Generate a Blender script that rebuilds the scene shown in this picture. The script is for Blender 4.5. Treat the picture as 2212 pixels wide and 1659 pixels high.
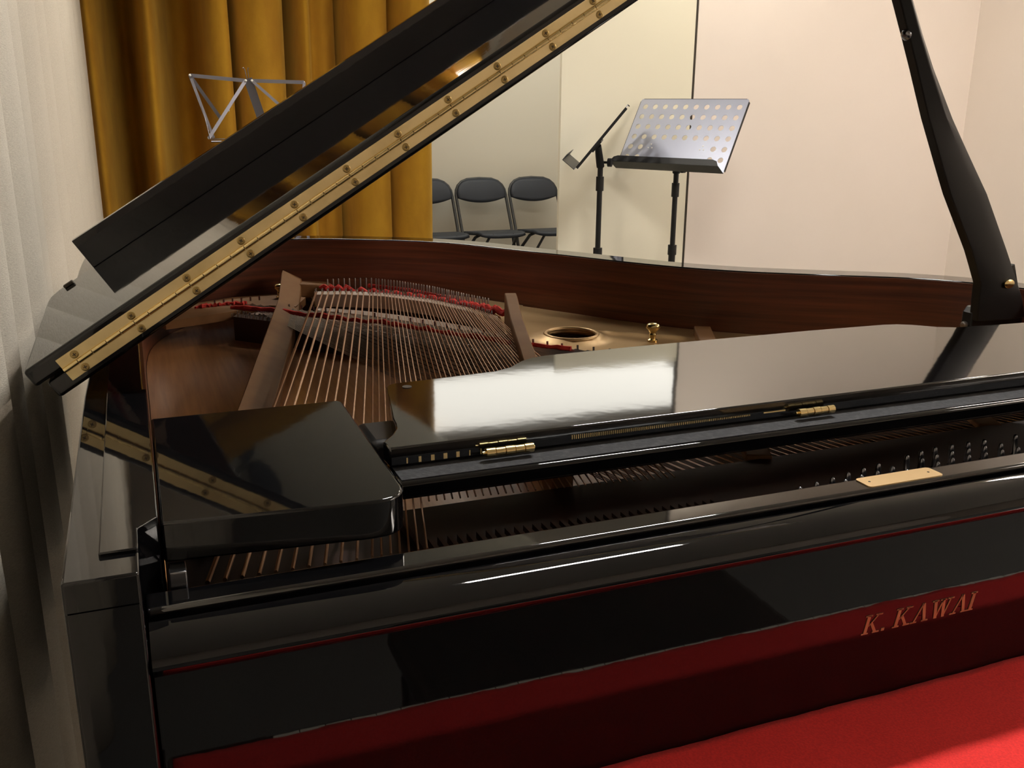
import bpy, bmesh, math, random
from mathutils import Vector, Matrix
random.seed(7)
for o in list(bpy.data.objects): bpy.data.objects.remove(o)
S = bpy.context.scene
COL = S.collection
R = math.radians

# ---------------------------------------------------------------- camera
yaw, pitch, roll, FPX = R(21.58), R(16.13), R(0.49), 2059.0
cam_d = bpy.data.cameras.new('camera'); cam = bpy.data.objects.new('camera', cam_d); COL.objects.link(cam)
f = Vector((math.sin(yaw)*math.cos(pitch), math.cos(yaw)*math.cos(pitch), -math.sin(pitch)))
r = Vector((math.cos(yaw), -math.sin(yaw), 0)); u = r.cross(f)
r2 = r*math.cos(roll)+u*math.sin(roll); u2 = -r*math.sin(roll)+u*math.cos(roll)
M = Matrix((r2, u2, -f)).transposed().to_4x4(); M.translation = Vector((.0624, -.585, 1.265))
cam.matrix_world = M
cam_d.sensor_fit = 'HORIZONTAL'; cam_d.sensor_width = 36; cam_d.lens = 36*FPX/2212
cam_d.clip_start = .02
S.camera = cam

# ---------------------------------------------------------------- light and exposure
w = bpy.data.worlds.new('world'); S.world = w; w.use_nodes = True
w.node_tree.nodes['Background'].inputs[0].default_value = (.9, .85, .75, 1)
w.node_tree.nodes['Background'].inputs[1].default_value = .02
S.view_settings.view_transform = 'Standard'
S.view_settings.look = 'None'; S.view_settings.gamma = 1; S.view_settings.use_curve_mapping = False
S.view_settings.exposure = 0.13
# ceiling lamps and added fill lights: (x, y, length x, length y, radiance, colour)
LAMPS = [(1.10, .62, .64, .10, 185, (1, .97, .92)),
         (.70, 2.75, .60, .12, 75, (1, .94, .84)),  # added fill light that brings out the pale curtain's folds
         (2.36, 2.66, .50, .20, 36, (1, .93, .80)),
         (2.45, 5.15, 2.6, 1.1, 2.7, (1, .97, .88)),
         (3.62, -1.1, .16, 1.4, 55, (1, .90, .80)),  # added fill light for the walls behind the keyboard
         (3.55, 1.6, .16, .9, 46, (1, .90, .81))]  # added fill light brightening the right side of the room
ZC = 2.62

# ---------------------------------------------------------------- helpers
def tag(o, label=None, cat=None, group=None, kind=None):
    if label: o['label'] = label
    if cat: o['category'] = cat
    if group: o['group'] = group
    if kind: o['kind'] = kind
    return o
def empty(name, loc=(0, 0, 0), rz=0, **k):
    o = bpy.data.objects.new(name, None); COL.objects.link(o)
    o.location = loc; o.rotation_euler = (0, 0, rz); o.empty_display_size = .05
    return tag(o, **k)
def build(name, bm, mat, parent=None, smooth=None, bevel=0, seg=2, **k):
    me = bpy.data.meshes.new(name)
    bmesh.ops.recalc_face_normals(bm, faces=bm.faces)
    bm.to_mesh(me); bm.free()
    me.materials.append(mat)
    o = bpy.data.objects.new(name, me); COL.objects.link(o)
    if parent: o.parent = parent
    if smooth is not None:
        me.shade_smooth()
        if smooth < 180: me.set_sharp_from_angle(angle=R(smooth))
    if bevel:
        m = o.modifiers.new('bevel', 'BEVEL'); m.width = bevel; m.segments = seg; m.limit_method = 'ANGLE'; m.angle_limit = R(40)
        m.harden_normals = False
        if smooth is None: me.shade_smooth(); me.set_sharp_from_angle(angle=R(35))
    return tag(o, **k)
def copy(o, parent=None, M4=None, name=None):
    c = o.copy(); COL.objects.link(c)
    if parent is not None: c.parent = parent
    if M4 is not None: c.matrix_local = M4
    return c
def box(bm, x0, x1, y0, y1, z0, z1, T=None):
    vs = [bm.verts.new(Vector(p) if T is None else T @ Vector(p)) for p in
          [(x0, y0, z0), (x1, y0, z0), (x1, y1, z0), (x0, y1, z0), (x0, y0, z1), (x1, y0, z1), (x1, y1, z1), (x0, y1, z1)]]
    for q in [(0, 3, 2, 1), (4, 5, 6, 7), (0, 1, 5, 4), (1, 2, 6, 5), (2, 3, 7, 6), (3, 0, 4, 7)]:
        bm.faces.new([vs[i] for i in q])
    return vs
def frame(a, b):
    d = (Vector(b)-Vector(a)); L = d.length; d.normalize()
    s = Vector((0, 0, 1)) if abs(d.z) < .95 else Vector((1, 0, 0))
    x = s.cross(d).normalized(); y = d.cross(x)
    return x, y, d, L
def tube(bm, pts, rad, n=8, cap=True):
    pts = [Vector(p) for p in pts]
    if not isinstance(rad, (list, tuple)): rad = [rad]*len(pts)
    rings = []; xp = None
    for i, p in enumerate(pts):
        a = pts[max(i-1, 0)]; b = pts[min(i+1, len(pts)-1)]
        d = (b-a).normalized()
        if xp is None:
            s = Vector((0, 0, 1)) if abs(d.z) < .95 else Vector((1, 0, 0))
            xp = s.cross(d).normalized()
        else:
            xp = (xp-d*xp.dot(d)).normalized()
        y = d.cross(xp)
        rings.append([bm.verts.new(p+(xp*math.cos(2*math.pi*k/n)+y*math.sin(2*math.pi*k/n))*rad[i]) for k in range(n)])
    for A, B in zip(rings, rings[1:]):
        for k in range(n): bm.faces.new((A[k], A[(k+1) % n], B[(k+1) % n], B[k]))
    if cap: bm.faces.new(rings[0][::-1]); bm.faces.new(rings[-1])
def bar(bm, a, b, wx, wy, hint=(0, 0, 1)):
    a = Vector(a); b = Vector(b); d = (b-a).normalized()
    x = Vector(hint).cross(d)
    if x.length < 1e-4: x = Vector((1, 0, 0)).cross(d)
    x.normalize(); y = d.cross(x)
    vs = [bm.verts.new(p+x*sx*wx/2+y*sy*wy/2) for p in (a, b) for sx, sy in ((-1, -1), (1, -1), (1, 1), (-1, 1))]
    for q in [(3, 2, 1, 0), (4, 5, 6, 7), (0, 1, 5, 4), (1, 2, 6, 5), (2, 3, 7, 6), (3, 0, 4, 7)]: bm.faces.new([vs[i] for i in q])
def lathe(bm, prof, n=24, T=None):
    rings = []
    for (rr, z) in prof:
        ring = []
        for k in range(n):
            v = Vector((rr*math.cos(2*math.pi*k/n), rr*math.sin(2*math.pi*k/n), z))
            ring.append(bm.verts.new(T @ v if T is not None else v))
        rings.append(ring)
    for A, B in zip(rings, rings[1:]):
        for k in range(n): bm.faces.new((A[k], A[(k+1) % n], B[(k+1) % n], B[k]))
    bm.faces.new(rings[0][::-1]); bm.faces.new(rings[-1])
def prism(bm, poly, z0, z1, T=None):
    """extruded polygon; poly in xy"""
    f_ = (lambda p: T @ Vector(p)) if T is not None else Vector
    A = [bm.verts.new(f_((x, y, z0))) for x, y in poly]; B = [bm.verts.new(f_((x, y, z1))) for x, y in poly]
    n = len(poly)
    for i in range(n): bm.faces.new((A[i], A[(i+1) % n], B[(i+1) % n], B[i]))
    bm.faces.new(A[::-1]); bm.faces.new(B)
def catmull(P, k=6):
    out = []
    for i in range(len(P)-1):
        p0 = Vector(P[max(i-1, 0)]); p1 = Vector(P[i]); p2 = Vector(P[i+1]); p3 = Vector(P[min(i+2, len(P)-1)])
        for j in range(k):
            t = j/k
            out.append(.5*((2*p1)+(p2-p0)*t+(2*p0-5*p1+4*p2-p3)*t*t+(3*p1-p0-3*p2+p3)*t**3))
    out.append(Vector(P[-1])); return out
def lerp_poly(P, n):
    """n points evenly spaced (by length) on polyline P"""
    P = [Vector(p) for p in P]; L = [0]
    for a, b in zip(P, P[1:]): L.append(L[-1]+(b-a).length)
    out = []
    for i in range(n):
        s = L[-1]*i/(n-1) if n > 1 else 0; j = 0
        while j < len(P)-2 and L[j+1] < s: j += 1
        out.append(P[j].lerp(P[j+1], (s-L[j])/max(L[j+1]-L[j], 1e-9)))
    return out

# ---------------------------------------------------------------- materials
def mat(name, col, rough=.5, metal=0, coat=0, coat_rough=.03, ior=1.5, spec=.5, noise=None, bump=None, sheen=0, tint=None):
    m = bpy.data.materials.new(name); m.use_nodes = True; nt = m.node_tree; b = nt.nodes['Principled BSDF']
    b.inputs['Base Color'].default_value = (*col, 1); b.inputs['Roughness'].default_value = rough
    b.inputs['Metallic'].default_value = metal; b.inputs['Coat Weight'].default_value = coat
    b.inputs['Coat Roughness'].default_value = coat_rough; b.inputs['IOR'].default_value = ior
    b.inputs['Specular IOR Level'].default_value = spec
    if sheen:
        b.inputs['Sheen Weight'].default_value = sheen; b.inputs['Sheen Roughness'].default_value = .45
        b.inputs['Sheen Tint'].default_value = (*(tint or col), 1)
    tc = nt.nodes.new('ShaderNodeTexCoord')
    def nz(scale, stretch=(1, 1, 1), detail=4, rough_=.55):
        mp = nt.nodes.new('ShaderNodeMapping'); mp.inputs['Scale'].default_value = stretch
        n = nt.nodes.new('ShaderNodeTexNoise'); n.inputs['Scale'].default_value = scale; n.inputs['Detail'].default_value = detail
        n.inputs['Roughness'].default_value = rough_
        nt.links.new(tc.outputs['Object'], mp.inputs['Vector']); nt.links.new(mp.outputs['Vector'], n.inputs['Vector']); return n
    if noise:   # (scale, colour2, stretch, lo, hi)
        n = nz(noise[0], noise[2]); rp = nt.nodes.new('ShaderNodeValToRGB')
        rp.color_ramp.elements[0].position = noise[3]; rp.color_ramp.elements[1].position = noise[4]
        rp.color_ramp.elements[0].color = (*col, 1); rp.color_ramp.elements[1].color = (*noise[1], 1)
        nt.links.new(n.outputs['Fac'], rp.inputs['Fac']); nt.links.new(rp.outputs['Color'], b.inputs['Base Color'])
    if bump:    # (scale, strength, stretch, distance)
        n = nz(bump[0], bump[2]); bp = nt.nodes.new('ShaderNodeBump'); bp.inputs['Strength'].default_value = bump[1]
        bp.inputs['Distance'].default_value = bump[3]
        nt.links.new(n.outputs['Fac'], bp.inputs['Height']); nt.links.new(bp.outputs['Normal'], b.inputs['Normal'])
        if coat: nt.links.new(bp.outputs['Normal'], b.inputs['Coat Normal'])
    return m
I1 = (1, 1, 1)
LACQ = mat('black_lacquer', (.003, .003, .0035), .03, ior=1.52, spec=.5, bump=(9, .03, I1, .004))
LACQM = mat('black_lacquer_desk', (.003, .003, .0035), .05, ior=1.85, spec=.5, bump=(9, .03, I1, .004))
LACQ2 = mat('black_satin', (.006, .006, .007), .38, ior=1.5)
FELTB = mat('dusty_black_felt', (.018, .019, .022), .85, noise=(160, (.045, .045, .048), I1, .45, .75), bump=(300, .5, I1, .002))
MAHOG = mat('mahogany_veneer', (.085, .024, .013), .33, noise=(3.0, (.20, .060, .025), (1, 1, 34), .35, .7), coat=.25, coat_rough=.2)
BRASS = mat('brass', (.96, .78, .42), .44, metal=1, noise=(14, (.74, .58, .28), I1, .45, .68))
BRASSL = mat('dull_brass_plate', (.78, .56, .30), .35, metal=1)
BRASSD = mat('brass_screw', (.42, .30, .12), .35, metal=1)
BRASSP = mat('polished_brass', (.80, .62, .30), .24, metal=1)
SLOT = mat('screw_slot', (.03, .02, .01), .6)
PLATE = mat('bronze_paint', (.56, .38, .19), .42, metal=.75, bump=(220, .12, I1, .001))
PLATED = mat('bronze_paint_rib', (.26, .13, .05), .62, metal=.1, spec=.25, noise=(9, (.19, .085, .032), I1, .4, .7))
SOUNDB = mat('spruce_soundboard', (.66, .33, .14), .30, noise=(5, (.50, .24, .10), (26, 1.2, 1), .35, .7), coat=.5, coat_rough=.18)
BRIDGE = mat('maple_bridge', (.62, .50, .42), .55)
BRIDGED = mat('graphite_bridge_side', (.045, .022, .014), .5)
COPPER = mat('copper_winding', (.50, .29, .17), .35, metal=.9, bump=(900, .3, I1, .0006))
STEEL = mat('steel_string', (.38, .35, .33), .3, metal=1)
PIN = mat('blued_steel_pin', (.24, .24, .26), .25, metal=1)
WEB = mat('dark_pin_block', (.035, .014, .009), .5)
REDFELT = mat('red_felt', (.55, .035, .025), .95, bump=(140, .7, I1, .003), sheen=.3)
REDCLOTH = mat('red_wool_cloth', (.80, .030, .026), .95, bump=(420, .35, I1, .0012), noise=(500, (.68, .024, .022), I1, .4, .6))
CREAM = mat('cream_curtain_cloth', (.66, .60, .50), .95, noise=(260, (.56, .50, .41), (1, 1, 5), .4, .62), bump=(260, .5, (1, 1, 4), .002))
GOLD = mat('gold_velvet', (.60, .31, .018), .9, noise=(7, (.46, .215, .012), (1, 1, .5), .35, .7), bump=(60, .3, I1, .004), sheen=.5, tint=(.9, .6, .12))
WALL = mat('cream_wall_paint', (.82, .735, .66), .75, bump=(60, .05, I1, .002), noise=(1.6, (.80, .715, .635), I1, .4, .7))
WALL2 = mat('ivory_wall_paint', (.80, .755, .60), .7, bump=(60, .05, I1, .002))
WALL3 = mat('ivory_wall_paint_bright', (.88, .84, .71), .7, bump=(60, .05, I1, .002))
CEIL = mat('white_ceiling', (.78, .76, .70), .9)
FLOOR = mat('grey_carpet', (.24, .24, .23), .95, noise=(300, (.12, .12, .118), I1, .4, .6), bump=(300, .5, I1, .003))
STAND = mat('dark_stand_metal', (.015, .015, .015), .45, metal=.3)
DESKM = mat('grey_desk_metal', (.40, .42, .51), .36, metal=.7)
WIREM = mat('grey_zinc_metal', (.22, .21, .23), .35, metal=.9)
CHAIRP = mat('dark_blue_plastic', (.030, .037, .050), .5, bump=(300, .2, I1, .001))
CHAIRM = mat('grey_painted_tube', (.060, .062, .062), .4, metal=.3)
LEATH = mat('black_leather', (.012, .012, .013), .35, bump=(120, .4, I1, .002))
LETTER = mat('bronze_lettering', (.55, .26, .14), .45, metal=.6)
IVORY = mat('ivory_key', (.75, .72, .62), .3)

# ================================================================ THE ROOM
XL, XR, YB, YF = -.32, 3.887, 6.16, -3.3
def wall(name, m, x0, x1, y0, y1, z0=0, z1=ZC, **k):
    bm = bmesh.new(); box(bm, x0, x1, y0, y1, z0, z1); return build(name, bm, m, kind='structure', **k)
wall('floor', FLOOR, XL-.1, XR+.1, YF-.1, YB+.1, -.06, 0)
wall('ceiling', CEIL, XL-.1, XR+.1, YF-.1, YB+.1, ZC, ZC+.06)
wall('wall_left', WALL, XL-.1, XL, YF, YB)
wall('wall_right', WALL, XR, XR+.1, YF, YB)
wall('wall_back', WALL3, XL, XR, YB, YB+.1)
wall('wall_front', WALL, XL, XR, YF-.1, YF)
# partition of two kinds of board behind the stands, with an open dark joint
part_w = wall('wall_partition', WALL, 2.346, XR, 3.10, 3.118)
bm = bmesh.new(); box(bm, 1.724, 2.334, 3.10, 3.118, 0, 1.82); build('panel', bm, WALL2, part_w)
bm = bmesh.new(); box(bm, 2.3335, 2.3465, 3.103, 3.117, 0, ZC); build('joint', bm, SLOT, part_w)
wall('baseboard_back', WALL2, XL, XR, YB-.015, YB, 0, .09)
wall('baseboard_right', WALL, XR-.015, XR, YF, 3.1, 0, .09)

for i, (x, y, lx, ly, e, c) in enumerate(LAMPS):
    names = ['ceiling lamp above the music desk of the piano', 'added unseen fill light in front of the mustard velvet curtain',
             'square ceiling lamp in front of the pale partition', 'ceiling lamp above the row of folding chairs',
             'added unseen fill light on the right side of the room behind the keyboard',
             'added unseen fill light along the right wall level with the piano']
    L = empty('ceiling_light', (x, y, ZC), label=names[i], cat='lamp')
    bm = bmesh.new()
    for a in ((-lx/2-.02, -lx/2, -ly/2-.02, ly/2+.02), (lx/2, lx/2+.02, -ly/2-.02, ly/2+.02), (-lx/2, lx/2, -ly/2-.02, -ly/2), (-lx/2, lx/2, ly/2, ly/2+.02)):
        box(bm, *a, -.05, 0)
    build('frame', bm, CEIL, L)
    em = bpy.data.materials.new('lamp_tube'); em.use_nodes = True
    b = em.node_tree.nodes['Principled BSDF']; b.inputs['Base Color'].default_value = (.8, .8, .8, 1)
    b.inputs['Emission Color'].default_value = (*c, 1); b.inputs['Emission Strength'].default_value = e
    bm = bmesh.new(); box(bm, -lx/2, lx/2, -ly/2, ly/2, -.045, -.03); build('diffuser', bm, em, L)

# ---------------------------------------------------------------- curtains
def curtain(name, prof, z0, z1, m, thick, flare, **k):
    """prof: list of (x, y) ; flare: function(z01, index)->(dx, dy)"""
    bm = bmesh.new(); nz_ = 14; rows = []
    for j in range(nz_+1):
        t = j/nz_; z = z0+(z1-z0)*t
        rows.append([bm.verts.new((x+flare(t, i)[0], y+flare(t, i)[1], z)) for i, (x, y) in enumerate(prof)])
    for A, B in zip(rows, rows[1:]):
        for i in range(len(A)-1): bm.faces.new((A[i], A[i+1], B[i+1], B[i]))
    o = build(name, bm, m, smooth=180, **k)
    s = o.modifiers.new('solid', 'SOLIDIFY'); s.thickness = thick; s.offset = 0
    return o
# pale curtain: deep soft folds seen end-on; crests measured from the folds in the photograph
crest = [-2.3, -2.0, -1.7, -1.42, -1.15, -.86, -.6, -.3, -.02, .20, .42, .64, .86, 1.05, 1.28, 1.62, 1.95, 2.30, 2.75, 3.1, 3.5, 3.95, 4.4]
prof = []
for a, b in zip(crest, crest[1:]):
    d = b-a; amp = .17+random.uniform(-.012, .012); off = random.choice((0, -.010, -.022, -.004))*(1 if a < 2.4 else .6)
    for q in range(12):
        t = q/12
        s = math.sin(math.pi*t)**1.5
        prof.append((-.074+.016*(a > 2.4)+off*s-amp*(1-s), a+d*(t-.10*math.sin(2*math.pi*t))))
fl = [random.uniform(-1, 1) for _ in range(len(prof)//12+3)]
def cream_flare(t, i):
    k = i/12; j = int(k); a = fl[j]*(1-(k-j))+fl[min(j+1, len(fl)-1)]*(k-j)
    return (-.012*t*(1-.5*a)-.003*math.sin(5*t+i*.37), .03*a*(1-t)+.006*math.sin(7*t+i*.2))
curtain('cream_curtain', prof, .02, 2.55, CREAM, .004, cream_flare,
        label='pale cream floor-length curtain hanging in soft folds along the spine side of the piano', cat='curtain')
# gold velvet: boundaries of its folds, with depth (front = small y)
gx = [(-.14, 5.0), (-.10, 4.86), (-.06, 4.70), (-.02, 4.82), (.02, 5.06), (.10, 5.40), (.165, 5.25), (.185, 4.78), (.215, 4.66), (.245, 4.72), (.275, 4.92),
      (.36, 5.32), (.46, 5.28), (.485, 4.76), (.54, 4.64), (.592, 4.68), (.606, 5.0), (.628, 5.02), (.642, 4.74), (.70, 4.62), (.78, 4.58), (.85, 4.64), (.888, 4.82), (.905, 5.04), (.922, 5.0),
      (.938, 4.72), (.975, 4.62), (1.0, 4.70), (1.03, 4.82), (1.10, 4.80), (1.165, 4.88), (1.18, 5.0), (1.198, 4.88), (1.225, 4.66), (1.32, 4.58), (1.405, 4.66), (1.418, 4.96), (1.432, 5.0), (1.448, 4.74),
      (1.50, 4.62), (1.57, 4.58), (1.62, 4.62), (1.650, 4.74), (1.645, 4.84)]
gp = [(v.x, v.y) for v in catmull([(a, b, 0) for a, b in gx], 4)]
curtain('gold_velvet_curtain', gp, .02, 2.58, GOLD, .006, lambda t, i: (.010*math.sin(i*.11+3*t)*(1-t), .025*math.sin(i*.07)*(1-t)),
        label='mustard gold velvet curtain in heavy vertical folds behind the piano', cat='curtain')
for nm, a, b, lab in (('curtain_rail', (-.20, -2.3, 2.6), (-.20, 4.5, 2.6), 'straight rail above the pale cream curtain'),
                      ('curtain_rail', (-.2, 4.8, 2.6), (1.7, 4.8, 2.6), 'straight rail above the mustard velvet curtain')):
    bm = bmesh.new(); bar(bm, a, b, .02, .03); build(nm, bm, CEIL, label=lab, cat='curtain rail')

# ================================================================ FOLDING CHAIRS
def make_chair(loc, label):
    t = empty('folding_chair', loc, label=label, cat='chair', group='folding chairs against the back wall')
    W = .190
    # back frame: one bent tube, feet forward, top back
    def fr(z):   # y of the long frame at height z
        return .02+(z-.0)*.42
    pts = [(-W, fr(0)-.05, .01), (-W, fr(.45)-.03, .45), (-W, fr(.66), .66)]
    arc = [(-W*math.cos(a), fr(.66+.10*math.sin(a)), .66+.115*math.sin(a)) for a in [math.pi*k/10 for k in range(1, 10)]]
    arc = [(math.copysign(abs(x)**.6*W**.4, x) if abs(x) > 1e-6 else 0, y, z) for x, y, z in arc]
    pts2 = pts+arc+[(-p[0], p[1], p[2]) for p in pts[::-1]]
    bm = bmesh.new(); tube(bm, pts2, .0115, 8); build('back_frame', bm, CHAIRM, t, smooth=50)
    # backrest: padded rounded shell with a bowed lower edge
    bm = bmesh.new(); nx, nz = 18, 8; rows = []
    for j in range(nz+1):
        v = j/nz; row = []
        for i in range(nx+1):
            s = -1+2*i/nx
            top = .775-.085*abs(s)**5; bot = .615+.028*s*s
            z = bot+(top-bot)*v; x = s*(W-.004)*(1-.03*(1-v))
            row.append(bm.verts.new((x, fr(z)-.018-.014*(1-s*s)-.006*math.sin(math.pi*v), z)))
        rows.append(row)
    for A, B in zip(rows, rows[1:]):
        for i in range(nx): bm.faces.new((A[i], A[i+1], B[i+1], B[i]))
    o = build('backrest', bm, CHAIRP, t, smooth=180); m = o.modifiers.new('s', 'SOLIDIFY'); m.thickness = .022; m.offset = -1
    # seat: dished shell
    bm = bmesh.new(); rows = []
    for j in range(9):
        v = j/8; row = []
        for i in range(15):
            s = -1+2*i/14; wd = W-.012-.02*(1-v)
            y = -.19+.35*v; z = .452-.030*v-.006*(1-s*s)*math.sin(math.pi*v)-.022*max(0, .25-v)/.25*(1-abs(s)**4*.6)
            row.append(bm.verts.new((s*wd, y+.02*s*s*(v < .3), z)))
        rows.append(row)
    for A, B in zip(rows, rows[1:]):
        for i in range(14): bm.faces.new((A[i], A[i+1], B[i+1], B[i]))
    o = build('seat', bm, CHAIRP, t, smooth=180); m = o.modifiers.new('s', 'SOLIDIFY'); m.thickness = .022; m.offset = -1
    # rear leg: bent U that crosses under the seat
    bm = bmesh.new()
    tube(bm, [(-W+.015, .36, .01), (-W+.02, .10, .30), (-W+.035, -.02, .40), (-W+.07, -.06, .425), (W-.07, -.06, .425), (W-.035, -.02, .40), (W-.02, .10, .30), (W-.015, .36, .01)], .011, 8)
    build('rear_leg_frame', bm, CHAIRM, t, smooth=50)
    for sx in (-1, 1):
        bm = bmesh.new(); tube(bm, [(sx*(W-.01), fr(.2)-.045, .2), (sx*(W-.05), -.10, .30), (sx*(W-.09), -.15, .41), (sx*(W-.12), -.165, .43)], .009, 8)
        build('brace', bm, CHAIRM, t, smooth=50)
    bm = bmesh.new(); tube(bm, [(-W, fr(.12)-.05, .12), (W, fr(.12)-.05, .12)], .008, 8); build('stretcher', bm, CHAIRM, t, smooth=50)
    return t
CH = [(2.01, 'dark folding chair half hidden by the gold curtain, leftmost of the row'),
      (2.42, 'dark folding chair in the middle of the row of three, fully in view'),
      (2.83, 'dark folding chair partly hidden by the pale partition, rightmost of the row')]
for x, lab in CH: make_chair((x, 5.72, 0), lab)

# ================================================================ ORCHESTRAL MUSIC STANDS
def stand(C0, alpha, tilt, pole_xy, label, neck, W_=.49, H_=.323):
    """C0 centre of lower edge of the desk; alpha heading of that edge; tilt from vertical"""
    t = empty('music_stand', (pole_xy[0], pole_xy[1], 0), label=label, cat='music stand', group='black orchestral music stands before the partition')
    e = Vector((math.cos(alpha), -math.sin(alpha), 0)); bk = Vector((math.sin(alpha), math.cos(alpha), 0))
    up = bk*math.sin(tilt)+Vector((0, 0, 1))*math.cos(tilt); nrm = e.cross(up).normalized()   # towards the reader
    T = Matrix((e, up, nrm)).transposed().to_4x4(); T.translation = Vector(C0)-Vector((pole_xy[0], pole_xy[1], 0))
    cw, ch = .0475*W_/.49, .0464*H_/.323
    bm = bmesh.new(); x0 = -cw*5; y0 = H_-.012*H_/.323-ch*6.02
    cache = {}
    def V(x, y):
        k = (round(x, 5), round(y, 5))
        if k not in cache: cache[k] = bm.verts.new(T @ Vector((x, y, 0)))
        return cache[k]
    for i in range(10):
        for j in range(6):
            ax, ay = x0+cw*i, y0+ch*j
            hole = j >= 2 or i < 2 or i > 7
            if not hole:
                bm.faces.new((V(ax, ay), V(ax+cw, ay), V(ax+cw, ay+ch), V(ax, ay+ch))); continue
            cx, cy = ax+cw/2, ay+ch/2; sq = []; ci = []
            for k in range(16):
                a = 2*math.pi*k/16; c_, s_ = math.cos(a), math.sin(a); m_ = max(abs(c_), abs(s_))
                if k % 4 == 2 or True:
                    sq.append((cx+cw/2*c_/m_, cy+ch/2*s_/m_))
                ci.append(bm.verts.new(T @ Vector((cx+.0116*c_, cy+.0116*s_, 0))))
            sq = [V(*p) for p in sq]
            for k in range(16): bm.faces.new((sq[k], sq[(k+1) % 16], ci[(k+1) % 16], ci[k]))
    # margins with rounded upper corners
    def face(ps): bm.faces.new([V(*p) for p in ps])
    xa, xb, ya, yb = -W_/2, W_/2, 0, H_
    x1 = x0+cw*10; y1 = y0+ch*6
    face([(xa, ya), (xb, ya), (xb, y0), (x1, y0), (x0, y0), (xa, y0)])
    if True:
        face([(xa, y0), (x0, y0), (x0, y1), (xa, y1)]); face([(x1, y0), (xb, y0), (xb, y1), (x1, y1)])
        top = [(xa, y1), (x0, y1), (x1, y1), (xb, y1)]
        for k in range(6): a = math.pi/2*k/5; top.append((xb-.012+.012*math.cos(a), yb-.012+.012*math.sin(a)))
        for k in range(6): a = math.pi/2+math.pi/2*k/5; top.append((xa+.012+.012*math.cos(a), yb-.012+.012*math.sin(a)))
        face(top)
    d = build('desk', bm, DESKM, t, label='grey perforated desk plate')
    m = d.modifiers.new('s', 'SOLIDIFY'); m.thickness = .0016; m.offset = 0
    # folded rim at the sides and lip at the foot
    bm = bmesh.new()
    for sx in (-1, 1): box(bm, sx*W_/2-.001, sx*W_/2+.001, .01, H_-.012, -.009, .001, T)
    box(bm, -W_/2+.012, W_/2-.012, H_-.001, H_+.001, -.009, .001, T)
    build('folded_edge', bm, STAND, d)
    bm = bmesh.new(); box(bm, -W_/2, W_/2, -.001, .001, 0, .055, T)
    lipp = [(-W_/2, 0), (W_/2, 0), (W_/2-.012, .020), (W_/2-.03, .026), (-W_/2+.03, .026), (-W_/2+.012, .020)]
    T2 = T @ Matrix.Translation((0, 0, .055))
    prism(bm, lipp, -.001, .001, T2)
    build('tray_lip', bm, STAND, t)
    # rivets
    for sx in (-1, 1):
        for dx, dy in ((0, .008), (-.009, -.008), (.008, -.008)):
            bm = bmesh.new(); lathe(bm, [(.0032, 0), (.0030, .0015), (.0012, .0026)], 8, T @ Matrix.Translation((sx*.118+dx, .105+dy, 0)))
            build('rivet', bm, CEIL, d, smooth=60)
    # neck, knob, poles, tripod in local coordinates
    A = T @ Vector((0, .11, -.012)); zt = A.z-.04+neck
    bm = bmesh.new(); bar(bm, T @ Vector((-.14, .11, -.008)), T @ Vector((.14, .11, -.008)), .05, .012, nrm); build('desk_bracket', bm, STAND, t, bevel=.002)
    bm = bmesh.new(); tube(bm, [A, A+Vector((0, 0, -.012))*1+(Vector((0, 0, 0))-A)*Vector((1, 1, 0)).length*0+Vector((-A.x*.5, -A.y*.5, -.03)), (0, 0, zt-.06)], [.013, .015, .016], 10); build('neck', bm, STAND, t, smooth=50)
    kd = (bk+e*.25).normalized()
    bm = bmesh.new(); tube(bm, [Vector((0, 0, zt-.045)), Vector((0, 0, zt-.045))+kd*.03, Vector((0, 0, zt-.045))+kd*.03, Vector((0, 0, zt-.045))+kd*.045], [.005, .005, .017, .017], 10); build('knob', bm, STAND, t, smooth=50)
    bm = bmesh.new(); tube(bm, [(0, 0, .60), (0, 0, zt-.04)], .0105, 12); build('upper_pole', bm, STAND, t, smooth=50)
    bm = bmesh.new(); tube(bm, [(0, 0, zt-.10), (0, 0, zt-.155)], .0155, 12); build('clamp_collar', bm, STAND, t, smooth=50)
    bm = bmesh.new(); tube(bm, [(0, 0, .10), (0, 0, .70)], .014, 12); tube(bm, [(0, 0, .69), (0, 0, .73)], .018, 12); build('lower_pole', bm, STAND, t, smooth=50)
    for k in range(3):
        a = 2*math.pi*k/3+.4
        bm = bmesh.new(); tube(bm, [(.012*math.cos(a), .012*math.sin(a), .22), (.16*math.cos(a), .16*math.sin(a), .10), (.26*math.cos(a), .26*math.sin(a), .012)], .008, 8); build('leg', bm, STAND, t, smooth=50)
    return t
stand((2.042, 2.772, 1.034), R(61.8), R(32.5), (2.118, 2.83), 'music stand with a perforated grey desk facing the room, in front of the wall joint', 0)
ea = math.atan2(-.90, .43)   # edge of second desk runs along the line of sight
stand((1.680, 2.84, 1.052), R(118), R(39), (1.786, 2.85), 'music stand seen edge-on with its tray pointing left, nearer the chairs', .02, .45, .295)

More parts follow.
